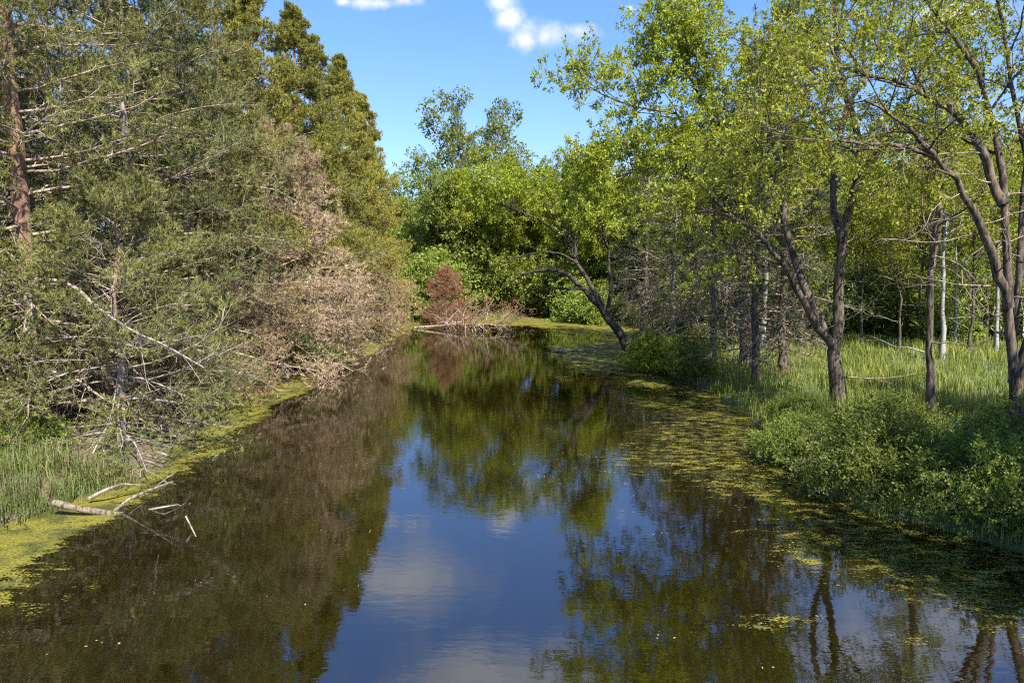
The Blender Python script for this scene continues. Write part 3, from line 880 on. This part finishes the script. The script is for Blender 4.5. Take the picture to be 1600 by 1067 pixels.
dpx(tGold, 'yellow green tree just right of the rounded one, behind the arching trunk', 868, 66, 2.5, 1.0)
dpx(tMid, 'mid green tree behind the conifers where the pond bends out of sight', 930, 64, 3.2, 1.12)
dpx(tMid, 'green tree low behind the red brown dead shrub', 745, 68, 4.4, .95)
dpx(tGold, 'yellow green tree showing through the brown conifers on the right bank', 1010, 58, 5.0, 1.0)
dpx(tMid, 'dark tree far back under the poplar', 650, 78, .6, 1.2)
GB = 'light green trees closing the meadow on the right'
for i, (px, Y, sc, lb) in enumerate(((1120, 50, 1.0, 'light green tree showing between the grey dead conifer and the thin dark trunks'), (1215, 48, 1.05, 'green tree behind the whitest birch and the first dark trunk'),
                                     (1300, 52, 1.0, 'light green tree straight behind the forked trunk across the meadow'), (1385, 46, .95, 'light green tree in the gap right of the forked trunk'),
                                     (1455, 52, 1.1, 'green tree straight behind the slender dark trunk'), (1590, 50, 1.05, 'light green tree behind the foot of the arching right edge tree'),
                                     (1660, 44, 1.0, 'light green tree just past the right edge of the meadow'), (1330, 62, 1.2, 'tall green tree deeper in the wood behind the forked trunk'),
                                     (1480, 66, 1.2, 'tall light green tree deeper in the wood behind the grey white birch'), (1600, 64, 1.2, 'tall light green tree deep in the wood at the right edge'),
                                     (1180, 66, 1.2, 'tall green tree deep in the wood behind the whitest birch'))):
    dpx((tLime, tMid)[i % 3 == 1], lb, px, Y, i * 1.7, sc, GB)
GF = 'far wood behind the end of the pond'
for i, (px, Y) in enumerate(((560, 92), (640, 100), (720, 104), (800, 98), (880, 102), (960, 96), (1040, 90), (1100, 84), (480, 86), (400, 80))):
    dpx((tMid, tGold)[i % 4 == 2], 'tree in the far wood seen behind the end of the pond', px, Y, i * 2.1, 1.1, GF)
# trees beside the camera on the right bank, out of view, shading the near bank
GO = 'bank trees beside the viewpoint'
for (x, y, sc, rz) in ((11.4, 2.6, .8, 1.5), (13.8, 4.6, .8, .5), (15.5, 0.5, 1.1, 2.2), (18.5, 8.0, 1.0, 5.0)):
    dup(tLime, 'bank tree beside the viewpoint whose shade falls on the near right bank', (x, y, gz(x, y)), rz, sc, GO)

# ------------------------------------------------------------------ birches
def birch(label, px, py, top, seed, r=.11):
    b = on_ground(px, py); Y = b[1]; b[2] = gz(b[0], Y) - .05
    rng = np.random.default_rng(seed)
    pts = [b, *pix([(px + 3, py - 120), (px + top[0] * .6, (py - 120 + top[1]) / 2), (px + top[0], top[1])], Y)]
    return crown_tree('birch_tree', label, 'birch', [(pts, r, .025)], seed, 'leaf_lime', 'bark_birch', limbs=18, limb_len=1.6, br=6, per=10, t0=.45, lsize=.13)


birch('grey white birch trunk behind the slender dark tree', 1472, 566, (8, 150), 51, .11)
birch('whitest birch trunk beside the thin dark conifers', 1193, 545, (14, 200), 52, .13)
birch('short white birch trunk far across the meadow', 1556, 556, (4, 260), 53, .10)
birch('thin pale birch trunk just right of the grey white birch', 1492, 545, (3, 240), 54, .07)


# slim saplings scattered through the meadow and its edge
rngS = np.random.default_rng(58)
sap = None
for (px, py, rz, sc, lb) in ((1288, 548, .2, 1.0, 'slim dark sapling just left of the forked trunk, farther back'), (1345, 545, 1.4, 1.1, 'slim leafy sapling right behind the forked tree'),
                             (1405, 552, 2.9, .9, 'thin sapling standing alone in the middle of the meadow'), (1432, 540, 4.0, 1.15, 'slim tree just left of the slender dark trunk, farther back'),
                             (1512, 560, 5.1, 1.0, 'slim sapling between the grey birches and the arching tree'), (1540, 540, .9, 1.2, 'slim tree behind the short white birch'),
                             (1248, 540, 3.4, 1.1, 'slim tree between the first dark trunk and the forked tree'), (1135, 548, 2.0, 1.1, 'slim leafy tree between the grey dead conifer and the thin dark trunk'),
                             (1620, 556, 4.6, 1.1, 'slim tree just past the arching tree at the right edge')):
    p = on_ground(px, py); loc = (p[0], p[1], gz(p[0], p[1]) - .05)
    if sap is None:
        sap = crown_tree('sapling', lb, 'tree', [([np.zeros(3), np.array([.1, .05, 2.]), np.array([-.15, .1, 5.]), np.array([.2, -.1, 8.2])], .075, .015),
                                                 ([np.array([.05, .05, 2.6]), np.array([.7, .3, 4.6]), np.array([1.0, .6, 6.6])], .04, .012)],
                         58, 'leaf_lime', 'bark_dark', limbs=12, limb_len=1.4, br=5, tw=4, per=14, t0=.32, lsize=.11, dead=5, br_len=.8)
        sap.location = loc; sap.rotation_euler.z = rz
    else: dup(sap, lb, loc, rz, sc)


# ------------------------------------------------------------------ shrubs
def shrub(name, label, seed, H=1.3, Rr=1.1, stems=26, leaf='leaf_shrub', lsize=.065, per=15, sub=9, tw=5, bark='bark_dark', lw=.5, cat='shrub'):
    rng = np.random.default_rng(seed)
    root = thing(name, label, cat)
    az = rng.random(stems) * 6.283; q = np.sqrt(rng.random(stems)) * Rr; h = H * np.sqrt(np.clip(1.05 - (q / Rr) ** 2, .1, 1)) * rng.uniform(.75, 1.1, stems)
    b0 = np.stack([np.cos(az) * q * .35, np.sin(az) * q * .35, np.full(stems, -.06)], 1)
    tip = np.stack([np.cos(az) * q, np.sin(az) * q, h], 1)
    P = np.stack([b0 + (tip - b0) * np.array([t, t, t ** .8]) for t in np.linspace(0, 1, 6)], 1) + rng.normal(0, .025, (stems, 6, 3))
    RR = np.broadcast_to(np.linspace(.014, .004, 6), (stems, 6))
    g = Geo(); g.tubes(P, RR, 4)
    a, b, l = kids(P, RR, sub, rng, .2, 1., H * .34, (30, 70), .15, .02, .15, 4, .7, .003); g.tubes(a, b, 3)
    a2, b2, l2 = kids(a, b, tw, rng, .2, 1., H * .16, (30, 70), .05, .02, .15, 3, .7, .002)
    c = Geo(); leaves(c, a2, rng, per, lsize, lw, .1, jit=lsize * .4)
    g.build('stem', M[bark], root); c.build('leaves', M[leaf], root)
    return root


shA = shrub('shrub', 'big leafy shrub overhanging the duckweed on the near right bank', 61, 1.35, 1.35, 40, lsize=.05)
shB = shrub('shrub', 'round yellow green bush at the water edge below the grey conifer', 62, 1.4, 1.3, 34, 'leaf_gold', .075)
shC = shrub('shrub', 'dense green bush at the far water edge under the arching trunk', 63, 3.2, 2.6, 30, 'leaf_mid', .17, 14, 9, 5)
x, y = 6.35, 11.9
shA.location = (x, y, gz(x, y) - .05)
p = on_ground(1022, 572, .2); shB.location = (p[0], p[1], gz(p[0], p[1]) - .05)
shC.location = ((845 - 800) / FOC * 63, 63, .2)
for (lb, x, y, rz, sc) in (('leafy shrub at the right edge beside the arching tree foot', 9.2, 11.8, 1.0, .95), ('leafy shrub next to the big one, nearer the bend of the bank', 6.1, 13.9, 2.1, .72),
                           ('low shrub in front of the arching tree near the frame corner', 8.7, 9.6, 3.0, .85), ('low shrub between the slender dark trunk and the water', 7.9, 13.9, 4.0, .8),
                           ('small shrub in the grass left of the forked trunk', 7.2, 16.9, 5.0, .55), ('nearest shrub whose leaves trail into the dark water', 7.4, 10.5, .4, .9),
                           ('small shrub behind the big one toward the arching tree', 10.6, 13.6, 2.2, .8)):
    dup(shA, lb, (x, y, gz(x, y) - .05), rz, sc)
dup(shB, 'paler small bush behind the round yellow green one', (8.0, 29.5, .25), 2.0, .85)
dup(shA, 'dark leafed low bush just in front of the round yellow green one', (6.5, 25.0, .2), 1.0, .8)
dup(shA, 'leafy green bush at the foot of the beige dead conifer', (-8.5, 27.3, .1), 1.0, 1.15)
dup(shA, 'small bush under the pine boughs behind the reeds', (-10.2, 13.4, .2), 3.0, .8)
dup(shA, 'leafy bush behind the reeds at the left edge', (-11.4, 12.6, .25), 5.0, .95)
for i, (px, Y, sc, lb) in enumerate(((770, 64, 1.93, 'dense green bush right of the red brown shrub'), (810, 66, 1.75, 'dense bush in the middle of the far bank'), (895, 62, 1.57, 'dark bush behind the arching trunk'),
                                     (930, 60, 1.75, 'bush beside the foot of the arching tree'), (725, 66, 2.10, 'bush behind the red brown shrub'), (960, 52, .8, 'bush behind the leaning tree base'))):
    dpx(shC, lb, px, Y, i * 1.3, sc)
dpx(shC, 'broad green bush left of the red brown dead shrub', 672, 58, 2.6, 1.5)
dpx(shC, 'tall green bush in the corner where the pine row ends', 632, 62, 4.6, 1.7)
dpx(shC, 'tall green bush rising behind the red brown dead shrub', 735, 62, .6, 1.8)
dpx(shC, 'bright bush filling the bank right behind the leaning trunk', 925, 55, 1.1, 1.1)
dpx(tGold, 'yellow green tree leaning over the bend behind the leaning trunk', 955, 57, 3.9, .8)
GU = 'undergrowth bushes along the wood edge'
for i, (px, Y, sc, lb) in enumerate(((1090, 42, 1.0, 'bush behind the grey dead conifer'), (1150, 40, 1.1, 'bush behind the thin dark conifer trunks'), (1240, 39, 1.2, 'bush between the first dark trunk and the forked tree'),
                                     (1330, 38, 1.2, 'bush just right of the forked trunk at the far side of the meadow'), (1400, 38, 1.3, 'broad bush at the meadow edge left of the slender dark trunk'),
                                     (1445, 36, .9, 'small bush behind the slender dark trunk'), (1510, 37, 1.2, 'bush behind the two grey birch trunks'), (1570, 38, 1.1, 'bush behind the short white birch'),
                                     (1620, 36, 1.2, 'bush at the right end of the meadow edge'), (1280, 50, .9, 'bush deeper in the wood left of the forked trunk'), (1370, 54, 1.0, 'bush deep in the wood right of the forked trunk'),
                                     (1200, 54, 1.0, 'bush deep in the wood behind the whitest birch'))):
    dpx(shC, lb, px, Y, i * 1.9, sc, GU)
GW = 'bushes under the far wood'
for i, px in enumerate(range(330, 1760, 55)):
    dpx(shC, 'bush in the shade of the far wood closing the view behind the trees', px, 74 + 5 * math.sin(i * 2.3), i * 2.2, 1.9 + .3 * math.sin(i * 1.7), GW)

# red brown dead shrub and the fallen dead tree in the water beside it
red = conifer('dead_shrub', 'upright red brown dead conifer at the far left water edge', 'dead tree', 71, 3.9, .06, 1.8, 1.5, .5, 'needle_red', 'bark_grey', .2, 7, 8, 5, 2, 7, .13, .017, 0, .22, .45, low=.9, keep=.9, twig='twig_brown')
red.location = ((697 - 800) / FOC * 50.5, 50.5, .05)


def fallen(name, label, pts, r0, r1, seed, mat, kidsn=12, klen=1.2, cat='fallen tree', up=.2, sub=4, dry_leaf=None, tk=1.):
    rng = np.random.default_rng(seed)
    base = np.asarray(pts[0], float); root = thing(name, label, cat, base)
    P = (resample(pts, 14) - base)[None]; RR = np.linspace(r0, r1, 14)[None]
    g = Geo(); g.tubes(P, RR * rng.uniform(.92, 1.08, RR.shape), 9)
    # closing disc at the butt
    k = 9; c = Geo()
    ring = g.V[0][:k]; g.add(np.concatenate([ring, ring.mean(0, keepdims=True) - unit(P[0, 1] - P[0, 0]) * r0 * .05]), None, [(i, (i + 1) % k, k) for i in range(k)])
    g.build('trunk', M[mat], root, True)
    if kidsn:
        h = Geo()
        a, b, l = kids(P, RR, kidsn, rng, .3, 1., klen, (30, 75), up, .03, .18, 6, .4, .006, 1.); h.tubes(a, b * tk, 4)
        a2, b2, l2 = kids(a, b, sub, rng, .25, 1., klen * .45, (30, 70), .05, .02, .2, 4, .6, .004); h.tubes(a2, b2 * tk, 3)
        tag(h.build('dead_branches', M[mat], root), kind='stuff')
        if dry_leaf:
            a3, b3, l3 = kids(a2, b2, 4, rng, .2, 1., .4, (30, 70), .0, .02, .2, 3, .6, .003)
            q = Geo(); tufts(q, a3, rng, 2, 7, .14, .016, .3, .7, np.full(len(a3), .6)); q.build('dry_needles', M[dry_leaf], root)
    return root


w = lambda px, py, z=.0: on_ground(px, py, z)
fallen('fallen_tree', 'fallen red brown tree lying in the shallows at the far left of the pond', [w(648, 512, .05), w(700, 508, .3), w(745, 506, .5), w(798, 509, .35)], .09, .02, 81, 'twig_brown', 40, 2.2, dry_leaf='needle_red', tk=2.2, up=.1)
fallen('log', 'pale bleached log sliding from the reeds into the dark water', [w(84, 785, .24), w(115, 793, .16), w(150, 799, .06), w(185, 804, -.03), w(320, 815, -.35)], .056, .04, 82, 'log_wood', 0, cat='log')
fallen('dead_branch', 'long crooked bare branch rising from the water end of the pale log', [w(178, 799, -.02), w(200, 780, .15), w(235, 765, .35), w(270, 752, .55)], .03, .010, 83, 'dead_wood', 1, .4, 'branch')
fallen('dead_branch', 'bare branch lying behind the pale log against the pine boughs', [w(140, 778, .1), w(165, 765, .25), w(190, 756, .3), w(225, 758, .15)], .035, .012, 84, 'dead_wood', 2, .4, 'branch')
fallen('dead_branch', 'short bare stick lying flat on the dark water right of the log', [w(233, 796, -.01), w(255, 792, .06), w(278, 788, .03)], .02, .012, 85, 'dead_wood', 1, .3, 'branch')
fallen('dead_branch', 'thin stick poking out of the water below the flat stick', [w(290, 806, .2), w(298, 822, .06), w(308, 842, -.02)], .014, .008, 86, 'dead_wood', 0, cat='branch')
fallen('dead_branch', 'dark floating branch on the open water near the leaning tree', [w(862, 549, .02), w(900, 547, .12), w(935, 549, .02)], .06, .02, 87, 'dead_wood', 5, .6, 'branch')
fallen('dead_branch', 'small bleached branch floating among duckweed before the near shrubs', [w(1262, 768, .01), w(1285, 766, .05), w(1300, 765, .0)], .02, .01, 88, 'dead_wood', 2, .3, 'branch')
fallen('broken_limb', 'long broken orange brown limb hanging out of the nearest pine', [at(38, 436, 14.6), at(110, 440, 14.2), at(150, 480, 13.9), at(210, 520, 13.6), at(250, 535, 13.4), at(320, 575, 13.2)], .05, .010, 89, 'bark_pine', 10, 1.0, 'branch')



def build_flecks():
    """petals, seed fluff and leaf bits drifting on the open water"""
    rng = np.random.default_rng(91); g = Geo()
    cx = rng.uniform(-7, 6, 34); cy = rng.uniform(5.5, 34, 34)
    cx = np.concatenate([cx, rng.uniform(-5, -2, 10), rng.uniform(1.5, 5, 24)]); cy = np.concatenate([cy, rng.uniform(6, 14, 10), rng.uniform(6, 16, 24)])
    k = pond_sd(cx, cy) < -.6; cx, cy = cx[k], cy[k]
    n = rng.integers(1, 5, len(cx)); x = np.repeat(cx, n) + rng.normal(0, .09, n.sum()); y = np.repeat(cy, n) + rng.normal(0, .05, n.sum())
    N = len(x); a = rng.random(N) * 6.283; L = rng.uniform(.006, .022, N); wd = L * rng.uniform(.3, .7, N)
    u = np.stack([np.cos(a), np.sin(a)], 1); v = np.stack([-u[:, 1], u[:, 0]], 1); c = np.stack([x, y], 1)
    V = np.stack([c - u * L[:, None], c - v * wd[:, None], c + u * L[:, None], c + v * wd[:, None]], 1)
    V = np.concatenate([V, rng.uniform(.009, .016, (N, 4, 1))], 2)
    g.add(V, np.arange(N * 4).reshape(-1, 4), tone=np.repeat(rng.random(N), 4))
    tag(g.build('floating_debris', leaf_mat('floating_bits', (.16, .14, .05), (.42, .38, .20), .1)), 'small pale petals and leaf bits drifting on the dark open water', 'debris', kind='stuff')


build_flecks()
